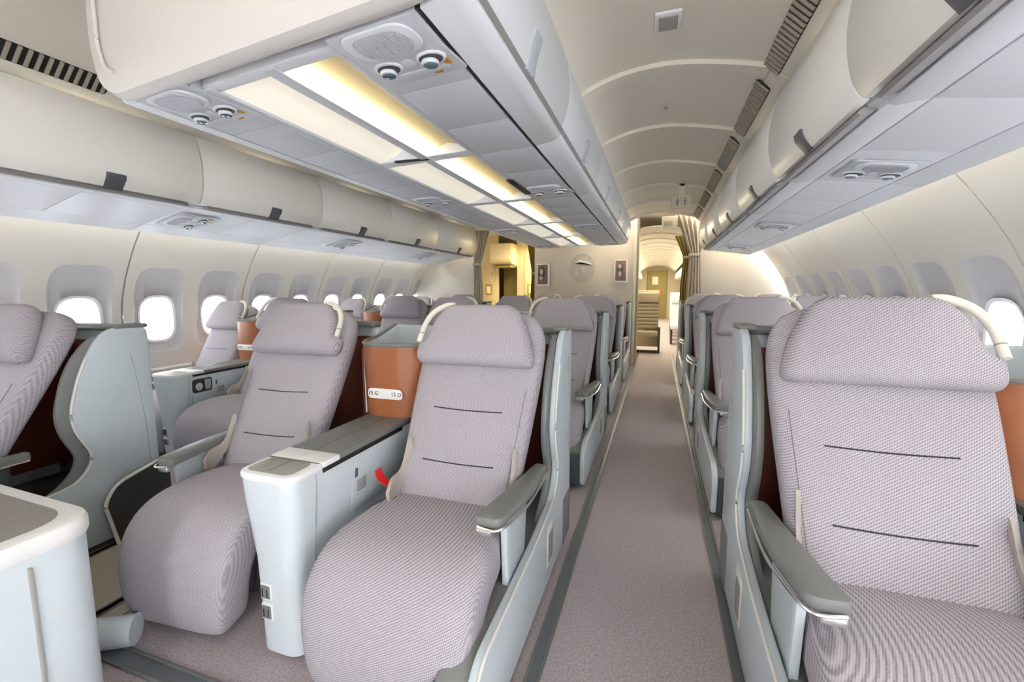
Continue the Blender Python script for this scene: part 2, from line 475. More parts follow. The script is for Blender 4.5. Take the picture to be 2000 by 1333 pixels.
# ------------------------------------------------------------------ overhead bins along the sides
DOOR = [(.537, 1.745), (.508, 1.79), (.490, 1.86), (.484, 1.93), (.488, 2.0), (.502, 2.07), (.531, 2.156)]
def side_bin(side, y0, y1, idx, ordn):
    s = 'right' if side > 0 else 'left'
    root = empty('overhead_bin', (mirror(.8, side), (y0 + y1) / 2, 1.7),
                 'cream overhead bin on the %s wall side, %s from the near end' % (s, ordn), 'overhead bin', 'side overhead bins')
    ox, oy, oz = root.location
    def L(x, z): return (mirror(x, side) - ox, z - oz)
    edge = (1.10, 1.664) if side > 0 else (1.21, 1.615)
    psu_o = (1.0, 1.69) if side > 0 else (1.07, 1.648)
    # carcass behind the door
    prof = [(.575, 1.742), (.60, 1.738), (.70, 1.735), (psu_o[0], psu_o[1] + .008), edge, (edge[0] + .01, edge[1] + .05), (1.05, 2.05), (.60, 2.16), (.55, 2.15), (.53, 2.05), (.52, 1.93), (.54, 1.80)]
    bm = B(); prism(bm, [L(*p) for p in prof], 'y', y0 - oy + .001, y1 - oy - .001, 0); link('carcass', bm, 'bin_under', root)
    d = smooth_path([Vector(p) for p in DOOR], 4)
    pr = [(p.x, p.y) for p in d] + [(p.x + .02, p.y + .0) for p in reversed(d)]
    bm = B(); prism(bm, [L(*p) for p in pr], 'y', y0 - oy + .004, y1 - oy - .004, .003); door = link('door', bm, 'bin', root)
    ym = (y0 + y1) / 2 - oy + (.05 if side < 0 else .01)
    bm = B()
    lp = [(.546, 1.738), (.503, 1.79), (.498, 1.815), (.508, 1.815), (.55, 1.75)]
    prism(bm, [L(p[0] - .004, p[1]) for p in lp], 'y', ym - .045, ym + .045, .002); link('latch', bm, 'latch', door)
    bm = B()      # grip recess, a grey trough behind the door's lower edge
    gp = [(.545, 1.728), (.556, 1.722), (.595, 1.732), (.595, 1.742), (.56, 1.745)]
    prism(bm, [L(*p) for p in gp], 'y', y0 - oy + .06, y1 - oy - .06, .002); link('grip', bm, 'recess', root)
    bm = B()
    lip = [(.597, 1.726), (.615, 1.718), (.695, 1.727), (.695, 1.737), (.60, 1.742)]
    prism(bm, [L(*p) for p in lip], 'y', y0 - oy + .001, y1 - oy - .001, .002); link('lip', bm, 'bin_under', root)
    # two underside panels
    for ya, yb in ((y0, (y0 + y1) / 2), ((y0 + y1) / 2, y1)):
        bm = B()
        up = [(.703, 1.727), (psu_o[0] - .004, psu_o[1]), (psu_o[0] - .004, psu_o[1] + .012), (.703, 1.739)]
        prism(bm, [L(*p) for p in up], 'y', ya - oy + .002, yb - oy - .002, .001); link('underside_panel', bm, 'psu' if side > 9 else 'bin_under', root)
    bm = B()
    ep = [(psu_o[0] + .004, psu_o[1]), (edge[0], edge[1] - .004), (edge[0] + .006, edge[1] + .02), (psu_o[0] + .004, psu_o[1] + .03)]
    prism(bm, [L(*p) for p in ep], 'y', y0 - oy + .002, y1 - oy - .002, .001); link('edge_strip', bm, 'bin_under', root)
ORD = ['first', 'second', 'third', 'fourth', 'fifth', 'sixth', 'seventh', 'eighth', 'ninth']
yy = [-1.88, 1.04 - 1.03 * 2, 1.04 - 1.03, 1.04, 2.07, 3.10, 4.13, 5.16, 6.45]
for i in range(len(yy) - 1): side_bin(-1, yy[i], yy[i + 1], i, ORD[i])
yy = [-1.88, -1.25, 1.57 - .94 * 2, 1.57 - .94, 1.57, 2.51, 3.45, 4.39, 5.33, 6.35]
for i in range(len(yy) - 1): side_bin(1, yy[i], yy[i + 1], i, ORD[i])
for side, ye in ((-1, 6.45), (1, 6.35)):      # bin row end pieces
    bm = B()
    pr = [(.55, 1.74), (1.1, 1.66), (1.5, 1.75), (1.5, 2.16), (.55, 2.16), (.50, 1.95)]
    prism(bm, [(mirror(p[0], side), p[1]) for p in pr], 'y', ye + .002, ye + .03, .004)
    tag(link('trim_%d' % (1 if side < 0 else 2), bm, 'bin'), kind='structure')

# ------------------------------------------------------------------ service panels (reading lamps, speakers)
def service_panel(name_label, loc, tilt, w=.26, detail=True, side=1, zr=0):
    root = empty('service_panel', loc, name_label, 'service panel', 'passenger service panels')
    bm = B(); prism(bm, rect(-w / 2, -.13, w / 2, .14, .012), 'z', -.006, .002, .002); link('plate', bm, 'psu', root)
    hw = w * .40
    bm = B(); prism(bm, rect(-hw, -.125, hw, -.005, .055, 8), 'z', -.013, -.004, .005); link('speaker_bezel', bm, 'bin_under', root)
    bm = B(); prism(bm, rect(-hw * .72, -.115, hw * .78, -.015, .048, 8), 'z', -.0165, -.010, .002); sp = link('speaker_grille', bm, 'speaker', root)
    n = 22
    bm = B()
    for i in range(n):
        x = -hw * .66 + hw * 1.38 * i / (n - 1)
        k = abs(i - (n - 1) / 2) / ((n - 1) / 2); h = .046 * math.sqrt(max(.1, 1 - max(0, k - .45) ** 2 * 2.6))
        box(bm, x - .0013, -.065 - h, -.0185, x + .0013, -.065 + h, -.016, 0)
    r = link('speaker_rib', bm, 'psu', sp); r['kind'] = 'stuff'
    for sx in (-1, 1):
        bm = B(); prism(bm, ellipse(sx * w * .27, .045, w * .17, .032), 'z', -.012, -.004, .004); h = link('lamp_bezel', bm, 'bin_under', root)
        bm = B(); prism(bm, ellipse(sx * w * .27, .045, w * .135, .025), 'z', -.0135, -.010, .001); link('lamp_well', bm, 'charcoal', h)
        bm = B(); prism(bm, ellipse(sx * w * .27 - .006, .05, w * .095, .021), 'z', -.024, -.013, .004); lb = link('reading_lamp', bm, 'bin_under', root)
        bm = B(); prism(bm, ellipse(sx * w * .27 - .006, .052, w * .08, .017), 'z', -.0265, -.0235, .001); link('lens', bm, 'lens', lb)
    bm = B(); prism(bm, ellipse(-.005, .05, w * .085, .024), 'z', -.010, -.004, .002); link('call_button', bm, 'psu', root)
    bm = B(); prism(bm, rect(-hw * .95, .088, hw * .9, .112, .006), 'z', -.010, -.004, .002); link('hatch_flap', bm, 'psu', root)
    bm = B(); box(bm, hw * .86, .070, -.009, hw * 1.04, .092, -.005, .001); sg = link('safety_mark', bm, 'orange', root)
    sg['label'] = 'small orange and white mark'
    bm = B(); prism(bm, ellipse(hw * .45, .118, .014, .007), 'z', -.0085, -.005, .0005); link('badge', bm, 'orange', root)
    root.rotation_euler = (0, tilt, zr)
    return root
for i, y in enumerate((1.08, 2.76, 4.40, 6.0)):
    service_panel('speaker and reading lamp panel, right strip under middle bins, %s from near end' % ORD[i], (XC + .43, y + .02, 1.842), 0, .27, zr=math.atan(SKEW))
    service_panel('speaker and reading lamp panel, left strip under middle bins, %s from near end' % ORD[i], (XC - .43, y + .10, 1.842), 0, .27, zr=math.atan(SKEW))
for i, y in enumerate((.62, 2.24, 3.84, 5.44)):
    service_panel('service panel with speaker and lamps under the left wall bins, %s from the near end' % ORD[i], (mirror(.885, -1), y, 1.682), math.radians(-12.2), .27, side=-1)
for i, y in enumerate((.60, 2.28, 3.96, 5.64)):
    service_panel('service panel with speaker and lamps under the right wall bins, %s from the near end' % ORD[i], (.855, y, 1.705), math.radians(7.1), .25)

# ------------------------------------------------------------------ middle overhead bins
Y0C, Y1C = 1.0, 6.45
CDOOR = [(.700, 1.893), (.722, 1.95), (.735, 2.03), (.730, 2.11), (.712, 2.19), (.68, 2.27)]
cj = [1.0, 2.02, 3.10, 4.18, 5.26, 6.45]
for i in range(5):
    y0, y1 = cj[i], cj[i + 1]
    root = empty('middle_overhead_bin', (XC, (y0 + y1) / 2, 1.95), 'white middle overhead bin between the aisles, %s from the near end' % ORD[i], 'overhead bin', 'middle overhead bins')
    oy, oz = (y0 + y1) / 2, 1.95
    q = .02 if i == 0 else 0
    a0, a1 = y0 - oy + q, y1 - oy
    bm = B(); box(bm, -.66, a0 + .001, 1.955 - oz, .66, a1 - .001, 2.40 - oz, 0); shear(bm); link('carcass', bm, 'bin', root)
    for s in (1, -1):
        d = smooth_path([Vector(p) for p in CDOOR], 4)
        pr = [(s * p.x, p.y - oz) for p in d] + [(s * (p.x - .02), p.y - oz) for p in reversed(d)]
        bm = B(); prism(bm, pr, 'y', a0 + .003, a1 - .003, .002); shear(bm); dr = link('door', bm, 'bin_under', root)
        bm = B(); prism(bm, [(s * .722, 1.950 - oz), (s * .741, 2.0 - oz), (s * .733, 2.0 - oz), (s * .698, 1.892 - oz), (s * .708, 1.888 - oz)], 'y', -.04, .04, .002); shear(bm); link('latch', bm, 'latch_light', dr)
        lp = rpoly([(.582, 1.838, .004), (.672, 1.848, .02), (.700, 1.868, .012), (.690, 1.888, .006), (.582, 1.93, 0)])
        bm = B(); prism(bm, [(s * p[0], p[1] - oz) for p in lp], 'y', a0, a1, .002); shear(bm); link('lip', bm, 'bin_under', root)
        bm = B(); prism(bm, [(s * .60, 1.90 - oz), (s * .688, 1.885 - oz), (s * .705, 1.895 - oz), (s * .69, 1.92 - oz), (s * .60, 1.95 - oz)], 'y', a0 + .002, a1 - .002, 0); shear(bm); link('grip', bm, 'recess', root)
        bm = B(); box(bm, s * .568, a0, 1.842 - oz, s * .583, a1, 1.95 - oz, .001); shear(bm); link('gap_strip', bm, 'black', root)  # black strip along the gap between service panels and lip
        # underside panels of the service strip
        ys = [a0 + (a1 - a0) * k / 3 for k in range(4)]
        for ya, yb in zip(ys, ys[1:]):
            bm = B(); box(bm, s * .296, ya + .0015, 1.836 - oz, s * .566, yb - .0015, 1.856 - oz, .002); shear(bm); link('underside_panel', bm, 'psu', root)
        bm = B(); box(bm, s * .300, a0, 1.85 - oz, s * .566, a1, 1.955 - oz, 0); shear(bm); link('underside_frame', bm, 'bin_under', root)
# near end closet wall of the middle bins
root = empty('bin_end_cap', (XC, Y0C - .04, 1.95), 'large cream end wall of the middle overhead bins nearest the viewer', 'panel')
bm = B()
pr = rpoly([(-.60, 1.828, .05), (.60, 1.828, .05), (.70, 1.86, .05), (.735, 2.03, .08), (.72, 2.20, .05), (.66, 2.40, 0), (-.66, 2.40, 0), (-.72, 2.20, .05), (-.735, 2.03, .08), (-.69, 1.88, .05)])
prism(bm, [(p[0], p[1] - 1.95) for p in pr], 'y', -.02, .055, .03); link('end_panel', bm, 'end_cap', root)
bm = B()
root.rotation_euler = (0, 0, math.atan(SKEW))
pts = smooth_path([(-.63, -.028, .42), (-.63, -.028, .12), (-.625, -.028, .03), (-.60, -.028, -.03), (-.56, -.028, -.055)], 5)
tube(bm, pts, .006, 8); link('door_bead', bm, 'end_cap', root)

# lights recessed between the two service strips
lj = [1.06, 2.00, 3.10, 4.20, 5.30, 6.40]
for i in range(5):
    y0, y1 = lj[i] + .03, lj[i + 1] - .03
    root = empty('ceiling_light', (XC, (y0 + y1) / 2, 1.90), 'recessed strip light with glowing tube under the middle bins, %s from the near end' % ORD[i], 'light', 'middle cabin strip lights')
    a = (y1 - y0) / 2
    bm = B()
    for x0, x1 in ((-.292, -.262), (-.012, .040), (.262, .296)): box(bm, x0, -a - .03, -.06, x1, a + .03, .05, .004)
    shear(bm); link('frame', bm, 'psu', root)
    for sy in (-1, 1):
        bm = B(); box(bm, -.292, sy * (a + .012) - .022, -.055, .296, sy * (a + .012) + .022, .0, .004); shear(bm); link('cross_bar', bm, 'bin_under', root)
    bm = B(); prism(bm, [(.042, -.02), (.10, -.024), (.15, -.005), (.262, -.03), (.262, .052), (.042, .052)], 'y', -a, a, 0); shear(bm); link('reflector', bm, 'reflector', root)
    bm = B(); prism(bm, rpoly([(.046, -.046, .004), (.098, -.040, .004), (.100, -.030, .004), (.048, -.034, .004)], 3), 'y', -a + .02, a - .02, .003); shear(bm); link('lamp_tube', bm, 'lamp_tube', root)
    bm = B(); prism(bm, rpoly([(-.262, -.052, .01), (-.16, -.03, .06), (-.012, .035, .02), (-.012, .052, 0), (-.262, .052, 0)]), 'y', -a, a, 0); shear(bm); link('glow_panel', bm, 'glow_panel', root)
    if i == 0:
        bm = B(); box(bm, -.16, a + .0, -.060, .03, a + .025, -.052, .002); link('dark_cover', bm, 'black', root)
    if i == 1:
        bm = B(); box(bm, .264, -a * .2 + .02, -.070, .304, -a * .2 + .40, -.056, .002); link('dark_cover', bm, 'black', root)

# ------------------------------------------------------------------ partitions, pictures, curtains, what lies beyond
tag(empty('wall_back', (0, 0, 0)), kind='structure')
WB = bpy.data.objects['wall_back']
bm = B()
pts = []
for k in range(13):
    x = -2.02 + (1.66) * k / 12
    pts.append((x, Y_C + .10 * ((x + 1.19) / .83) ** 2 - .06))
pts += [(p[0], p[1] + .06) for p in reversed(pts)]
prism(bm, pts, 'z', 0, 2.42, .004); link('bulkhead', bm, 'partition', WB)
bm = B(); box(bm, -.385, Y_C + .0, 0, -.340, Y_C + .16, 2.36, .012); link('edge_post', bm, 'rim', WB)
bm = B(); box(bm, -.345, Y_C + .1, 0, -.315, Y_C + .5, 2.36, .006); link('door_jamb', bm, 'tan', WB)
WL = empty('wall_left_end', (0, 0, 0), kind='structure'); WR = empty('wall_right_end', (0, 0, 0), kind='structure')
bm = B(); box(bm, -4.0, Y_L, 0, -2.86, Y_L + .05, 1.75, .004); link('partition', bm, 'partition', WL)
bm = B(); box(bm, -4.0, Y_L + .001, 1.75, -2.95, Y_L + .05, 2.42, .004); link('partition', bm, 'partition', WL)
bm = B(); box(bm, .575, Y_R, 0, 1.8, Y_R + .05, 2.42, .004); link('partition', bm, 'partition', WR)

def picture(loc, rz, w, h, label, kind):
    root = empty('picture', loc, label, 'picture'); root.rotation_euler = (0, 0, rz)
    bm = B(); prism(bm, rect(-w / 2, -h / 2, w / 2, h / 2, .01), 'y', -.022, 0, .004); link('frame', bm, 'label', root)
    bm = B(); box(bm, -w / 2 + .022, -.026, -h / 2 + .03, w / 2 - .03, -.020, h / 2 - .02, .001); link('print', bm, 'photo', root)
    bm = B(); prism(bm, ellipse(-.012, .02, w * .24, h * .32), 'y', -.0275, -.025, .0005); link('dark_oval', bm, 'charcoal', root)
    bm = B()
    if kind: prism(bm, ellipse(-.018, .075, w * .12, h * .09), 'y', -.0285, -.027, .0005); prism(bm, ellipse(-.014, -.045, w * .12, h * .12), 'y', -.0285, -.027, .0005)
    else: prism(bm, ellipse(-.025, .05, w * .13, h * .14), 'y', -.0285, -.027, .0005); prism(bm, ellipse(-.03, -.055, w * .16, h * .09), 'y', -.0285, -.027, .0005)
    link('light_shape', bm, 'photo_light', root)
def yb(x): return Y_C + .10 * ((x + 1.19) / .83) ** 2 - .06
picture((-1.845, yb(-1.845) - .03, 1.465), math.atan(-.19), .235, .375, 'small white framed brown print left of the round emblem on the bulkhead', 0)
picture((-.575, yb(-.575) - .018, 1.51), math.atan(.16), .215, .365, 'small white framed brown print right of the round emblem on the bulkhead', 1)
root = empty('round_emblem', (-1.185, Y_C - .061, 1.565), 'round pale relief emblem in the middle of the back bulkhead', 'emblem')
bm = B(); prism(bm, ellipse(0, 0, .205, .225, 40), 'y', -.012, 0, .005); link('disc', bm, 'emblem', root)
bm = B(); tube(bm, [(.205 * math.cos(a), -.012, .225 * math.sin(a)) for a in [2 * math.pi * k / 40 for k in range(41)]], .006, 6); link('ring', bm, 'partition', root)
bm = B(); prism(bm, rpoly([(-.14, .07, .03), (-.05, .14, .03), (.12, .10, .04), (.185, .03, .02), (.05, .075, .03), (-.03, .09, .02)]), 'y', -.022, -.008, .004); link('wing_relief', bm, 'label', root)
bm = B(); prism(bm, rpoly([(.0, .05, .03), (.05, .02, .03), (.05, -.06, .03), (.01, -.09, .03), (.0, -.03, .02)]), 'y', -.020, -.008, .004)
prism(bm, rpoly([(-.13, -.12, .01), (-.07, .0, .02), (-.06, -.12, .01)]), 'y', -.018, -.008, .003); link('land_relief', bm, 'partition', root)

def curtain(name_label, xa, xb, y, top, tie, xt0, xt1, m, bot=.02, n=40, amp=.022):
    """gathered curtain: full width at the top, drawn together at tie height, hanging straight below"""
    root = empty('curtain', ((xa + xb) / 2, y, 0), name_label, 'curtain')
    bm = B(); cx = root.location.x
    zs = [top, top - (top - tie) * .25, top - (top - tie) * .5, top - (top - tie) * .75, tie, tie - .12, tie - .5, tie - 1.0, bot]
    rows = []
    for i, z in enumerate(zs):
        k = min(1, (top - z) / (top - tie)); kk = k ** .9
        a = xa + (xt0 - xa) * kk; b = xb + (xt1 - xb) * kk
        if z < tie - .05:
            g = .03 * min(1, (tie - z) / .4); a -= g; b += g
        rows.append([(a + (b - a) * j / n - cx, amp * math.sin(j / n * math.pi * 9), z) for j in range(n + 1)])
    vs = [[bm.verts.new(p) for p in r] for r in rows] 
    ws = [[bm.verts.new((p[0], p[1] + .012, p[2])) for p in r] for r in rows]
    for g in (vs, ws):
        for r0, r1 in zip(g, g[1:]):
            for j in range(n): bm.faces.new((r0[j], r0[j + 1], r1[j + 1], r1[j]))
    link('cloth', bm, m, root, sharp=80)
    bm = B(); box(bm, xt0 - .012 - cx, -.035, tie - .02, xt1 + .012 - cx, .045, tie + .02, .008); link('tieback', bm, 'belt', root)
    return root
curtain('tied back beige curtain at the edge of the left doorway', -2.86, -2.58, Y_L + .0, 2.16, 1.62, -2.86, -2.74, 'curtain')
curtain('narrow olive curtain hanging beside the bulkhead in the left doorway', -2.20, -2.03, Y_C + .15, 2.1, 1.5, -2.10, -2.03, 'curtain_olive')
curtain('tied back beige curtain hanging in the right aisle doorway', .20, .53, Y_R - .02, 2.30, 1.72, .42, .56, 'curtain')
curtain('dark olive curtain behind the beige one in the right aisle doorway', .22, .46, Y_R + .45, 2.05, 1.72, .36, .48, 'curtain_olive')

for n, x in (('wall_left_far', -4.12), ('wall_right_far', 1.86)):
    bm = B(); box(bm, x - .03, 6.6 if x < 0 else 6.7, 0, x + .03, 22, 2.42, 0); tag(link(n, bm, 'galley'), kind='structure')
bm = B(); box(bm, -4.1, 21.9, 0, 1.9, 22, 2.42, 0); link('rear_wall', bm, 'galley', WB)
WG = empty('wall_galley', (0, 0, 0), kind='structure')
# beyond the left doorway: cross aisle with cream panels and a bin over a dark opening
bm = B(); box(bm, -4.05, 9.3, 0, -3.42, 9.36, 2.42, .004); link('galley_panel', bm, 'galley', WG)
bm = B(); box(bm, -2.98, 9.3, 0, -2.0, 9.36, 2.42, .004); link('galley_panel', bm, 'galley', WG)
bm = B(); box(bm, -3.45, 9.75, 0, -2.2, 9.81, 2.42, .004); link('galley_panel', bm, 'galley_dark', WG)
for x0, x1, lab in ((-3.78, -3.50, 'cream locker door with a square window at left beyond the left doorway'), (-2.80, -2.45, 'cream locker door with a small square window at right beyond the left doorway')):
    root = empty('locker_door', ((x0 + x1) / 2, 9.29, 0), lab, 'door'); w = (x1 - x0) / 2
    bm = B(); box(bm, -w, -.02, .05, w, .008, 2.0, .01); link('leaf', bm, 'galley', root)
    bm = B(); box(bm, -w * .6, -.028, 1.10, w * .6, -.018, 1.34, .004); pl = link('window_frame', bm, 'galley_dark', root)
    bm = B(); box(bm, -w * .4, -.032, 1.14, w * .3, -.026, 1.30, .002); link('pale_pane', bm, 'sign', pl)  # small pane in plain pale cream
    bm = B(); box(bm, w * .5, -.03, 1.52, w * .62, -.018, 1.62, .003); link('handle', bm, 'galley_dark', root)
root = empty('galley_bin', (-3.2, 8.95, 1.9), 'cream rounded overhead bin seen beyond the left doorway', 'overhead bin')
bm = B(); prism(bm, rpoly([(-.15, -.12, .1), (.5, -.20, .02), (.5, .3, 0), (-.12, .3, .05)]), 'x', -.24, .24, .01); link('carcass', bm, 'galley', root)
bm = B(); box(bm, -.2, .0, -.20, .2, .3, -.155, .01); link('underside', bm, 'galley_dark', root)

# beyond the right doorway: the next cabin
root = empty('ceiling_2', (0, 0, 0), kind='structure')
cz2 = smooth_path([(-.75, 1.98), (-.5, 2.17), (-.2, 2.25), (.1, 2.25), (.4, 2.18), (.65, 2.0)], 4)
y = 7.75
while y < 20:
    bm = B(); pr = [(p.x, p.y) for p in cz2] + [(p.x, p.y + .02) for p in reversed(cz2)]; prism(bm, pr, 'y', y + .05, y + .85, 0); link('ceiling_panel', bm, 'ceiling', root)
    bm = B(); pr = [(p.x, p.y - .025) for p in cz2] + [(p.x, p.y + .02) for p in reversed(cz2)]; prism(bm, pr, 'y', y + .8, y + .9, 0); link('ceiling_rib', bm, 'ceiling', root)
    y += .85
WF = empty('wall_far', (0, 0, 0), kind='structure')
bm = B(); box(bm, -1.3, 20, 0, 1.8, 20.06, 2.42, 0); link('end_wall', bm, 'galley', WF)
bm = B(); box(bm, -.45, 19.9, 0, .35, 20, 2.05, .01); link('end_door', bm, 'galley_dark', WF)
bm = B(); box(bm, -.25, 19.86, 1.45, .0, 19.92, 1.8, .01); link('door_notice', bm, 'sign', WF)
bm = B(); box(bm, -.4, 19.84, .9, .15, 19.92, 1.25, .01); link('door_panel', bm, 'orange', WF)
bm = B(); box(bm, -2.0, Y_C + .06, 0, -.42, Y_C + .5, 2.42, .0); link('galley_block', bm, 'galley', WB)
bm = B(); box(bm, 1.55, 7.5, 0, 1.62, 20, 2.0, .0); link('side_lining', bm, 'wall', WF)
bm = B(); box(bm, -1.75, 7.8, 0, -1.7, 20, 2.4, .0); link('side_lining', bm, 'wall', WF)
for i, (x0, s, lab) in enumerate(((.62, 1, 'white rounded overhead bins along the right of the next cabin'), (-.62, -1, 'white rounded overhead bins along the left of the next cabin'))):
    root = empty('far_overhead_bin', (x0, 14, 1.75), lab, 'overhead bin')
    for k, yk in enumerate((9.3, 11.0, 12.7, 14.4, 16.1, 17.8)):
        bm = B(); prism(bm, rpoly([(0, -.12, .12), (s * .6, -.2, 0), (s * .9, .2, 0), (s * .05, .2, .1)]), 'y', yk - 14, yk + 1.68 - 14, .01); link('bin_door', bm, 'bin', root)
def far_seat(x, y, m, lab, group=None):
    root = empty('cabin_seat', (x, y, 0), lab, 'seat', group)
    bm = B(); prism(bm, rpoly([(-.04, .40, .03), (.06, .36, .03), (.20, 1.12, .06), (.10, 1.15, .06)]), 'x', -.23, .23, .03); link('backrest', bm, m, root)
    bm = B(); box(bm, -.22, .0, .92, .22, .10, 1.10, .03); link('headrest', bm, m, root)
    bm = B(); box(bm, -.23, -.42, .34, .23, .05, .46, .03); link('seat', bm, m, root)
    for sx in (-.2, .2):
        bm = B(); box(bm, sx - .02, -.3, 0, sx + .02, .0, .35, .005); link('leg', bm, 'charcoal', root)
    return root
def tan_seat():
    root = empty('jump_seat', (-.17, 8.9, 0), 'tan padded crew seat with ribbed back just beyond the right doorway', 'seat')
    for k in range(7):
        bm = B(); box(bm, -.20, -.05, .47 + k * .07, .20, .05, .535 + k * .07, .012); link('back_rib', bm, 'tan', root)
    bm = B(); box(bm, -.20, -.07, .97, .20, .05, 1.16, .02); link('headrest', bm, 'tan', root)
    bm = B(); box(bm, -.20, -.30, .33, .20, .0, .43, .03); link('seat', bm, 'tan', root)
    bm = B(); box(bm, -.2, .055, .1, .2, .10, 1.2, .01); link('back_shell', bm, 'galley', root)
    bm = B(); box(bm, .20, -.15, 0, .24, .1, .5, .005); link('leg', bm, 'charcoal', root)
    bm = B(); box(bm, -.20, -.12, 0, .24, -.08, .05, .005); link('foot_bar', bm, 'charcoal', root)
tan_seat()
for k in range(6):
    far_seat(.52 + .02 * k, 10.6 + k * .95, 'magazine_white', 'white covered seat in the next cabin right of its aisle, %s beyond the doorway' % ORD[k], 'white seats in the next cabin')
bm = B(); box(bm, .34, 7.6, .0, .37, 7.95, .10, .005)
tag(link('door_sill', bm, 'rim'), 'pale low sill strip by the right curtain on the floor', 'sill')

# ceiling fittings
root = empty('ceiling_fitting', (.0, 2.08, 2.333), 'small square grey fitting in white frame on the aisle ceiling', 'fitting')
bm = B(); box(bm, -.055, -.07, -.014, .055, .07, .0, .006); link('frame', bm, 'label', root)
bm = B(); box(bm, -.038, -.05, -.018, .038, .05, -.012, .003); link('cover', bm, 'tray_grey', root)
root = empty('ceiling_knob', (.005, 3.0, 2.333), 'tiny grey knob on the aisle ceiling beyond the square fitting', 'knob')  # plain knob shape on the ceiling
bm = B(); prism(bm, ellipse(0, 0, .012, .018, 14), 'z', -.012, 0, .004); link('cap', bm, 'tray_grey', root)
root = empty('lavatory_sign', (.20, 5.05, 2.13), 'pale hanging lavatory sign with two standing figures over the right aisle', 'sign')
bm = B(); box(bm, -.10, -.03, -.065, .10, .03, .065, .006); link('sign_box', bm, 'sign', root)
bm = B(); box(bm, -.03, -.02, .06, .03, .02, .20, .004); link('bracket', bm, 'ceiling', root)
bm = B()
for x in (-.04, .035):
    prism(bm, ellipse(x, .030, .010, .010, 12), 'y', -.034, -.029, .0005)
    prism(bm, rpoly([(x - .016, .016, .004), (x + .016, .016, .004), (x + .010, -.040, .002), (x - .010, -.040, .002)], 3), 'y', -.034, -.029, .0005)
box(bm, -.004, -.034, -.04, .000, -.029, .04, 0)
link('figures', bm, 'tray_grey', root)
root = empty('exit_sign', (.12, 7.0, 2.20), 'small cream sign box by the right doorway curtain top', 'sign')
bm = B(); box(bm, -.10, -.04, -.09, .12, .04, .09, .008); link('sign_box', bm, 'ceiling', root)
bm = B(); box(bm, -.07, -.046, -.05, .05, -.039, .02, .002); link('sign_face', bm, 'galley', root)

# ------------------------------------------------------------------ seats
AL = math.radians(29.5)
TV, TZ = math.sin(AL), math.cos(AL)           # up along the backrest
NV, NZ = -math.cos(AL), math.sin(AL)          # forward out of the backrest
BV, BZ = .35, .385                            # foot of the backrest's front face
def back_pt(S, a, s, d):
    return Vector((S * a, BV + TV * s + NV * d, BZ + TZ * s + NZ * d))
def stations(ctrl, n=5):
    return [tuple(p) for p in smooth_path([Vector(c) for c in ctrl], n)]

def shell_outline(dv=0.0, low=True):
    pts = [(1.06, .03, .02), (1.06, 1.02, .03), (.88, 1.035, .09), (.78, .86, .10), (.715, .62, .12), (.80, .44, .08), (.73, .345, .08), (.45, .305, .1), (-.06, .285, .06), (-.13, .22, .06), (-.12, .03, .03)]
    return pts

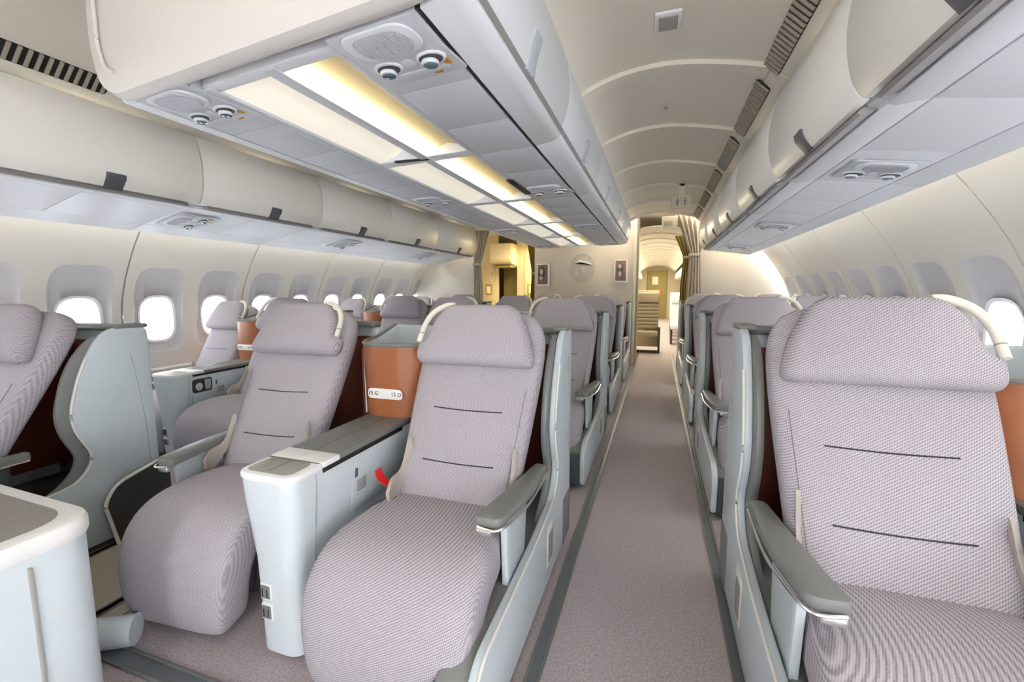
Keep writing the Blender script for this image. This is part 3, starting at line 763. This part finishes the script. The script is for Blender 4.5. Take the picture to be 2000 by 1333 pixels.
def build_seat(S, kind='aisle', red=False):
    """S=+1: outer (aisle or wall) side towards +x; origin on the floor at the seat's centre, y = front of its console"""
    root = empty('airline_seat')
    # seat cushion running down into the leg rest
    st = stations([(.46, .352, .190, .060), (.42, .358, .215, .078), (.28, .372, .250, .084), (.13, .366, .266, .086), (.050, .332, .270, .088), (.008, .26, .268, .086), (-.006, .17, .256, .082), (-.002, .09, .244, .076), (.004, .048, .226, .060), (.010, .026, .18, .012)], 5)
    xo = -.04 if kind == 'open' else 0
    if kind == 'open': st = [(q[0], q[1], q[2] * .95, q[3]) for q in st]
    bm = B(); sweep(bm, st, S, e=5.5, n=40, xoff=xo); link('cushion', bm, 'fabric', root, sharp=70)
    bm = B()
    st2 = stations([(.12, .30, .25, .03), (.09, .22, .258, .03), (.085, .13, .245, .03), (.09, .065, .2, .02)], 4)
    sweep(bm, st2, S, e=4, n=20, xoff=xo * .2); link('leg_rest_back', bm, 'charcoal', root)
    bm = B(); box(bm, -.20, .16, .03, .20, .95, .26, .01); link('base', bm, 'charcoal', root)
    # backrest
    th = .062
    ctrl = []
    for s, hw, t in ((-.03, .16, .02), (-.015, .20, .045), (.03, .232, th), (.2, .242, th), (.42, .256, th), (.6, .264, th), (.73, .260, th), (.80, .236, .055), (.838, .19, .04), (.852, .13, .012)):
        p = back_pt(1, 0, s, -th); ctrl.append((p.y, p.z, hw, t))
    bm = B(); sweep(bm, stations(ctrl, 5), S, e=4.2, n=32); bk = link('backrest', bm, 'fabric', root, sharp=70)
    for s, a0, a1 in ((.405, -.14, .15), (.20, -.14, .15)):
        bm = B()
        pts = [back_pt(S, a0 + (a1 - a0) * k / 8, s - .004 * math.sin(math.pi * k / 8), .0005) for k in range(9)]
        tube(bm, pts, .0022, 6); link('seam', bm, 'ink', bk)
    # side stitching of the outer bolster
    bm = B(); pts = [back_pt(S, .205 + .03 * (s / .6), s, .0005) for s in [.04 + .46 * k / 10 for k in range(11)]]
    tube(bm, pts, .0014, 5); link('seam', bm, 'grey_mid', bk)
    # headrest pillow
    ol = rpoly([(-.258, .0, .045), (.258, .0, .045), (.222, .14, .10), (.152, .262, .045), (-.150, .262, .04), (-.208, .19, .05), (-.222, .100, .02), (-.262, .088, .035)], 7)
    def fh(a, b, d):
        return back_pt(S, a, .580 + b, .040 + d - .35 * a * a)
    bm = B(); puff(bm, ol, fh, .042, .042, .036, 6); hr = link('headrest', bm, 'fabric', root, sharp=70)
    bm = B()
    pts = smooth_path([back_pt(S, -.125, .838, .045), back_pt(S, -.165, .836, .045), back_pt(S, -.215, .805, .045), back_pt(S, -.243, .748, .045), back_pt(S, -.250, .662, .05)], 5)
    tube(bm, pts, .0125, 10, 1.0); lamp = link('reading_lamp_arm', bm, 'cream', root); lamp['label'] = 'cream curved lamp arm'
    bm = B()
    p0 = back_pt(S, -.2485, .704, .048); p1 = back_pt(S, -.2488, .700, .048)
    tube(bm, [p0, p1], .0132, 10); link('lamp_joint', bm, 'tray_grey', lamp)
    # lap belt ends
    for k, (ua, sgn) in enumerate(((-.205, -1), (.225, 1))):
        bm = B()
        pr = smooth_path([(ua * S, .47, .60), (ua * S * 1.02, .43, .52), (ua * S * 1.04, .36, .47), (ua * S * .98, .30, .455)], 4)
        w = .032
        vs = []
        for i, p in enumerate(pr):
            ww = w * (1.0 + .35 * math.sin(i * .9))
            vs.append([Vector((p.x - .006, p.y, p.z + ww)), Vector((p.x + .006, p.y + .004, p.z + ww)), Vector((p.x + .012, p.y, p.z - ww)), Vector((p.x, p.y, p.z - ww))])
        bridge(bm, vs); link('seat_belt', bm, 'belt', root, sharp=70)
    if kind in ('aisle', 'open'):
        full = kind == 'aisle'
        OUT = shell_outline() if full else [(1.06, .03, .02), (1.06, 1.02, .03), (.88, 1.035, .09), (.78, .86, .10), (.715, .62, .12), (.78, .44, .08), (.84, .30, .06), (.86, .03, .02)]
        ol = rpoly(OUT, 7)
        bm = B(); prism(bm, ol, 'x', S * .288, S * .318, .008); sh = link('side_shell', bm, 'shell', root)
        bm = B()      # pale edge bead along the front of the shell
        path = [Vector((S * .316, p[0] - .002, p[1])) for p in ol[26:-16 if full else -14]]
        tube(bm, path, .0045, 8); link('edge_bead', bm, 'rim', sh)
        bm = B(); tube(bm, smooth_path([Vector((S * .3185, .975, .90)), Vector((S * .3185, 1.0, .70)), Vector((S * .3185, 1.015, .48)), Vector((S * .3185, 1.015, .28))], 5), .0015, 5); link('joint_line', bm, 'tray_grey', sh)
        bm = B(); box(bm, S * .256, .92, 1.018, S * .321, 1.064, 1.040, .009); link('shell_cap', bm, 'grey_mid', sh)
        # inner liner, dark, its front edge standing ahead of the shell
        ln = rpoly([(1.05, .25, .02), (1.05, 1.0, .03), (.85, 1.012, .10), (.735, .86, .10), (.675, .62, .12), (.75, .44, .08)] + ([(.70, .36, .08), (.5, .25, .06)] if full else [(.83, .25, .06)]), 7)
        bm = B(); prism(bm, ln, 'x', S * .262, S * .288, .008); link('shell_liner', bm, 'grey_mid', root)
        # low box beside the leg rest
        bx = rpoly([(.95, .03, .0), (.95, .30, .02), (.62, .300, .1), (.42, .288, .1), (-.055, .270, .07), (-.118, .21, .07), (-.112, .025, .03)], 7)
        if full:
            bm = B(); prism(bm, bx, 'x', S * .195, S * .289, .014); sb = link('side_box', bm, 'grey_mid', root)
            bm = B(); box(bm, S * .190, -.124, .026, S * .2885, -.040, .225, .012); link('front_pad', bm, 'pad_dark', sb)
            bm = B(); prism(bm, rect(.60, .10, .70, .27, .02), 'x', S * .316, S * .3195, .001); pk = link('literature_pocket', bm, 'rim', sb)
            bm = B(); prism(bm, rect(.612, .115, .688, .235, .015), 'x', S * .3185, S * .3205, .0005); link('pocket_hole', bm, 'recess', pk)
            bm = B(); box(bm, S * .300, .90, .03, S * .321, 1.05, .25, .004); link('kick_panel', bm, 'grey_mid', sb)
        # armrest on its support plate
        ar = rpoly([(.200, .150, .02), (.285, .145, .03), (.322, .35, .10), (.318, .59, .03), (.270, .60, .03), (.245, .41, .1)], 6)
        bm = B(); prism(bm, [(S * p[0], p[1]) for p in ar], 'z', .505, .54, .010); pad = link('armrest', bm, 'grey_mid', root)
        bm = B(); tube(bm, [Vector((S * p[0], p[1], .510)) for p in smooth_path([(.215, .145), (.280, .141), (.312, .25), (.324, .37), (.319, .58)], 6)], .0045, 8); link('chrome_strip', bm, 'chrome', pad)
        bm = B(); box(bm, S * .212, .137, .488, S * .262, .160, .508, .006); link('recline_button', bm, 'chrome', pad)
        bm = B(); prism(bm, rpoly([(.23, .25, .03), (.40, .25, .02), (.44, .508, .01), (.21, .508, .02)]), 'x', S * .262, S * .284, .006); link('armrest_support', bm, 'shell', pad)
    else:
        # wall-side copper wing
        ol = rpoly([(1.02, .45, .02), (1.02, .93, .05), (.85, .95, .12), (.66, .72, .12), (.62, .45, .04)], 6)
        bm = B(); prism(bm, ol, 'x', S * .262, S * .285, .008); link('side_wing', bm, 'copper', root)
        bm = B(); box(bm, S * .25, .1, .03, S * .29, 1.0, .46, .01); link('side_box', bm, 'shell', root)
        bm = B(); box(bm, S * .245, .08, .46, S * .33, .62, .50, .012); link('armrest', bm, 'grey_mid', root)
    # back shell behind the seat
    bm = B(); prism(bm, rpoly([(-.225, .03, 0), (.315, .03, 0), (.315, .96, .06), (.27, 1.03, .05), (-.225, 1.0, .02)]), 'y', 1.02, 1.058, .008, f=lambda a, b, d: Vector((S * a, d, b))); bs = link('back_shell', bm, 'shell', root)
    bm = B(); prism(bm, rpoly([(-.22, .25, 0), (.262, .25, 0), (.262, .95, .04), (-.22, .95, .02)]), 'y', 1.000, 1.02, .003, f=lambda a, b, d: Vector((S * a, d, b))); link('back_lining', bm, 'brown', bs)
    bm = B(); box(bm, S * -.225, .985, 1.0, S * .29, 1.066, 1.03, .01); link('top_trim', bm, 'grey_mid', bs)
    if red:
        bm = B(); pts = smooth_path([(-.262 * S, .335, .545), (-.258 * S, .34, .515), (-.245 * S, .36, .485), (-.22 * S, .385, .468)], 4)
        vs = [[Vector((p.x, p.y - .018, p.z)), Vector((p.x + .003, p.y - .018, p.z + .003)), Vector((p.x + .003, p.y + .018, p.z + .003)), Vector((p.x, p.y + .018, p.z))] for p in pts]
        bridge(bm, vs); t = link('red_tab', bm, 'red', root, sharp=70)
    return root

def stack(bm, levels, outline):
    """levels: (z, half width, v0, v1, corner radius)"""
    rings = []
    for z, hw, v0, v1, r in levels:
        rings.append([Vector((p[0], p[1], z)) for p in rect(-hw, v0, hw, v1, r, 6)])
    bridge(bm, rings)
def build_console(center=True):
    root = empty('seat_console')
    bm = B()
    stack(bm, [(.012, .078, .03, .98, .05), (.02, .085, .02, .98, .055), (.2, .086, .016, .98, .055), (.34, .088, .012, .98, .055), (.44, .096, .006, .98, .055), (.54, .106, .0, .98, .055), (.60, .110, -.002, .98, .055), (.617, .110, -.002, .98, .055)], None)
    body = link('body', bm, 'shell_white', root)
    for S in (-1, 1):
        # dark shadow gap between the body and the lid
        bm = B(); box(bm, S * .1085, .13, .606, S * .1125, .60, .622, .001); link('lid_slot', bm, 'black', body)
        bm = B(); tube(bm, [Vector((S * .111, .10, .612)), Vector((S * .1105, .10, .56)), Vector((S * .100, .10, .46)), Vector((S * .0905, .10, .34)), Vector((S * .0885, .10, .05))], .0016, 6); link('joint_line', bm, 'tray_grey', body)
    # rim and lids
    bm = B(); prism(bm, rpoly([(-.112, -.005, .05), (.112, -.005, .05), (.112, .13, .004), (-.112, .13, .004)], 8), 'z', .612, .640, .010); rim = link('tray_rim', bm, 'label', root)
    bm = B(); prism(bm, rpoly([(-.092, .012, .035), (.092, .012, .035), (.085, .118, .02), (-.085, .118, .02)], 6), 'z', .638, .6415, .001); well = link('tray_well', bm, 'tray_grey', rim)
    bm = B(); box(bm, .0, .02, .641, .003, .112, .643, .0005); link('well_divider', bm, 'grey_mid', well)
    for x0, x1 in ((-.111, -.001), (.001, .111)):
        bm = B(); box(bm, x0, .133, .615, x1, .215, .641, .004); link('flap', bm, 'label', root)
    for x0, x1 in ((-.109, -.001), (.001, .109)):
        bm = B(); box(bm, x0, .217, .617, x1, .70, .640, .003); link('table_lid', bm, 'grey_mid', root)
    # sockets on the front
    for z in (.235, .165):
        bm = B(); box(bm, -.056, .012, z - .028, -.012, .026, z + .028, .003); fr = link('socket', bm, 'label', root)
        bm = B(); box(bm, -.052, .009, z - .022, -.016, .014, z + .022, .002); link('socket_face', bm, 'grey_mid', fr)
        bm = B()
        for dx in (-.010, .008): box(bm, -.034 + dx, .007, z - .014, -.031 + dx, .010, z + .012, 0)
        link('socket_slot', bm, 'ink', fr)
    def hwz(z):
        L = [(.0, .086), (.2, .086), (.34, .088), (.44, .096), (.54, .106), (.60, .110), (.7, .110)]
        for (z0, h0), (z1, h1) in zip(L, L[1:]):
            if z <= z1: return h0 + (h1 - h0) * (z - z0) / (z1 - z0)
    for S in (-1, 1):
        fx = lambda a, b, d: Vector((S * (hwz(b) + d), a, b))
        # flush panel by the seat, toned darker for a recess's shade, with placard
        bm = B(); prism(bm, rpoly([(.28, .38, .03), (.28, .535, .06), (.40, .582, .1), (.90, .590, .02), (.90, .38, .02)], 10), 'x', -.004, .0012, .0005, f=fx); rc = link('recess_shade', bm, 'shell', body)
        bm = B(); prism(bm, rect(.30, .455, .36, .51, .002), 'x', .0, .0022, .0003, f=fx); pl = link('placard', bm, 'wall_recess', rc)
        bm = B()
        for k in range(5): prism(bm, rect(.304, .462 + k * .0095, .356, .466 + k * .0095), 'x', .002, .0028, 0, f=fx)
        t = link('placard_print', bm, 'grey_mid', pl)
        bm = B(); prism(bm, rect(.292, .52, .306, .555, .003), 'x', .0, .0030, .0005, f=fx); link('side_button', bm, 'grey_dark', rc)
        if not center:
            bm = B(); prism(bm, rect(.125, .49, .265, .585, .02), 'x', S * .104, S * .1115, .002); n1 = link('headset_niche', bm, 'ink', root)
            bm = B(); prism(bm, ellipse(.165, .53, .026, .03, 20), 'x', S * .109, S * .122, .004); link('headset_cup', bm, 'chrome', n1)
            bm = B(); box(bm, S * .109, .21, .50, S * .114, .255, .575, .003); link('headset_plug', bm, 'tray_grey', n1)
            bm = B(); box(bm, S * .104, .12, .375, S * .110, .27, .485, .002); n2 = link('niche_flap', bm, 'shell', root)
            bm = B(); box(bm, S * .109, .14, .455, S * .1105, .25, .468, .0005); link('flap_print', bm, 'wall_recess', n2)
            for v0 in (.125, .23):
                bm = B(); box(bm, S * .100, v0, .352, S * .1085, v0 + .045, .370, .002); link('finger_slot', bm, 'ink', n2)
    # copper privacy panel, bowed towards the seats
    n = 16
    def bow(x, k=1.0): return .645 + .10 * (abs(x) / .172) ** 2.6
    xs = [-.172 + .344 * i / n for i in range(n + 1)]
    def ringz(z, o):
        w = 1.0 + .06 * (z - .64) / .33
        f = [(x * w, bow(x) - o) for x in xs]
        return [Vector((x, v, z)) for x, v in f] + [Vector((x, v + .018, z)) for x, v in reversed(f)]
    bm = B(); bridge(bm, [ringz(.636, .0), ringz(.80, .002), ringz(.955, .0)]); cp = link('privacy_panel', bm, 'copper', root); cp['label'] = 'copper brown bowed panel'
    bm = B()
    path = [(-.185, 1.02, 1.02), (-.184, .95, 1.0), (-.183, .85, .972), (-.182, .77, .962)] + [(x * 1.065, bow(x) + .008, .960) for x in xs[1:-1]] + [(.182, .77, .962), (.183, .85, .972), (.184, .95, 1.0), (.185, 1.02, 1.02)]
    tube(bm, path, .011, 8); link('rim', bm, 'grey_mid', cp)
    for S in (-1, 1):
        bm = B(); prism(bm, [(.74, .62), (.74, .955), (.85, .968), (.95, .996), (1.03, 1.02), (1.03, .62)], 'x', S * .168, S * .180, .003); link('tub_wall', bm, 'shell_white', cp)
        bm = B(); prism(bm, [(.735, .30), (.735, .66), (.735, .93), (.80, .94), (1.0, .95), (1.0, .30)], 'x', S * .181, S * .186, .002); link('side_lining', bm, 'brown', cp)
    bm = B(); box(bm, -.155, .74, .70, .155, 1.03, .72, .004); link('tub_floor', bm, 'shell_white', cp)
    bm = B(); box(bm, -.184, 1.02, .03, .184, 1.058, 1.02, .008); link('rear_wall', bm, 'shell', root)
    # seat number plate
    bm = B(); prism(bm, rect(-.088, .722, .088, .768, .022, 8), 'y', .641, .646, .001); pl = link('number_plate', bm, 'label', cp)
    for x, body_t in ((-.060, '15 G'), (.058, '15 D')):
        text_obj('lettering', body_t, .026, 'ink', pl, Matrix.Translation((x, .6405, .745)) @ Matrix.Rotation(math.pi / 2, 4, 'X'))
    return root

protos = {}
def proto(key, fn):
    if key not in protos: protos[key] = [fn(), False]
    p = protos[key]
    if not p[1]:
        p[1] = True; return p[0]
    return copy_tree(p[0])
XCON = -1.13
blocks = []
rowsC = [.97 + 1.65 * k for k in range(4)]
rowsR = [.83 + 1.68 * k for k in range(4)]
rowsL = [.42, 1.98, 3.60, 5.22]
DX = .41
def set_label(o, lab, cat, grp): o['label'] = lab; o['category'] = cat; o['group'] = grp
ROWN = ['front', 'second', 'third', 'fourth']
for k, y in enumerate(rowsC):
    if k == 0: r = build_seat(1, 'aisle', True); l = proto('open-1', lambda: build_seat(-1, 'open'))
    else: r = proto('aisle1', lambda: build_seat(1, 'aisle')); l = proto('open-1', lambda: build_seat(-1, 'open'))
    r.location = (XCON + .435, y, 0); l.scale = (.93, 1, 1); l.location = (XCON - .465, y + .03, 0); l.rotation_euler = (0, 0, math.radians(4))
    extra = ' with a red tab by its cushion' if k == 0 else ''
    set_label(r, 'mauve-grey seat right of the middle console, %s row%s' % (ROWN[k], extra), 'seat', 'cabin seats')
    set_label(l, 'mauve-grey seat left of the middle console, %s row' % ROWN[k], 'seat', 'cabin seats')
    c = proto('con', lambda: build_console(True)); c.location = (XCON, y, 0)
    set_label(c, 'white console with copper panel between the middle seats, %s row' % ROWN[k], 'console', 'seat consoles')
for k, y in enumerate(rowsR):
    a = proto('aisle-1', lambda: build_seat(-1, 'aisle')); a.location = (1.03 - DX, y + (.03 if k == 0 else 0), 0); a.scale = (1.04 if k == 0 else 1, 1, 1.035 if k == 0 else 1.015)
    set_label(a, 'mauve-grey aisle seat of the right-hand pairs, %s row' % ROWN[k], 'seat', 'cabin seats')
    w = proto('win1', lambda: build_seat(1, 'window')); w.location = (1.03 + .39, y, 0); w.scale = (.85, 1, 1.01)
    set_label(w, 'mauve-grey window seat of the right-hand pairs, %s row' % ROWN[k], 'seat', 'cabin seats')
    c = proto('sidecon', lambda: build_console(False)); c.location = (1.03, y, 0)
    set_label(c, 'white console with copper panel in the right-hand pairs, %s row' % ROWN[k], 'console', 'seat consoles')
for k, y in enumerate(rowsL):
    a = proto('aisle1', None); a.location = (-3.14 + DX, y, 0)
    set_label(a, 'mauve-grey aisle seat of the left-hand pairs, %s row' % ROWN[k], 'seat', 'cabin seats')
    w = proto('win-1', lambda: build_seat(-1, 'window')); w.location = (-3.14 - .375, y + .14, 0); w.scale = (.78, 1, .97)
    set_label(w, 'mauve-grey window seat of the left-hand pairs, %s row' % ROWN[k], 'seat', 'cabin seats')
    c = proto('sidecon', None); c.location = (-3.14, y, 0)
    set_label(c, 'white console with niche in the left-hand pairs, %s row' % ROWN[k], 'console', 'seat consoles')

# dark panel with a pale rim behind the front left shell
root = empty('dark_side_panel', (-2.385, 1.40, 0), 'dark charcoal panel with pale rim low behind the front left seat shell', 'panel')
ol = rpoly([(-.15, .0, .01), (-.19, .22, .03), (-.14, .30, .06), (.10, .36, .02), (.10, .0, .01)])
bm = B(); prism(bm, ol, 'x', -.01, .01, .004); link('board', bm, 'charcoal', root)
bm = B(); tube(bm, [Vector((.011, p[0], p[1])) for p in ol[6:-7]], .008, 8); link('rim', bm, 'rim', root)

# ------------------------------------------------------------------ near cabinet and bolster at lower left
root = empty('low_cabinet', (-1.38, .62, 0), 'white low cabinet with grey speckled top at the lower left corner', 'cabinet')
def cab(o): return rpoly([(-.93 - o, .095 + o, .03), (.0 + o, .07 + o, .10), (-.02 + o, -.9, .03), (-.93 - o, -.9, .03)], 8)
bm = B(); prism(bm, cab(0), 'z', .0, .57, .004); link('body', bm, 'shell_white', root)
bm = B(); prism(bm, cab(.006), 'z', .565, .622, .016); link('top_rim', bm, 'label', root)
bm = B(); prism(bm, cab(-.035), 'z', .615, .6235, .002); link('worktop', bm, 'granite', root)
bm = B(); box(bm, -.012, -.075, .0, .004, -.068, .55, .001); link('joint_line', bm, 'tray_grey', root)
root = empty('bolster', (-1.68, .87, .05), 'short white padded bolster lying on the floor behind the low cabinet', 'bolster')
bm = B(); sweep_pts = smooth_path([(-.30, -.19, 0), (-.1, -.06, 0), (.0, .0, 0), (.03, .02, 0)], 4)
tube(bm, sweep_pts, .05, 16); link('pad', bm, 'shell_white', root)

# window ledges beside the window seats
for s, x in ((-1, -3.93), (1, 1.69)):
    bm = B(); box(bm, x - .06, -1.0, .52, x + .06, Y_L if s < 0 else Y_R, .56, .008)
    tag(link('trim_%d' % (3 if s < 0 else 4), bm, 'wall'), kind='structure')
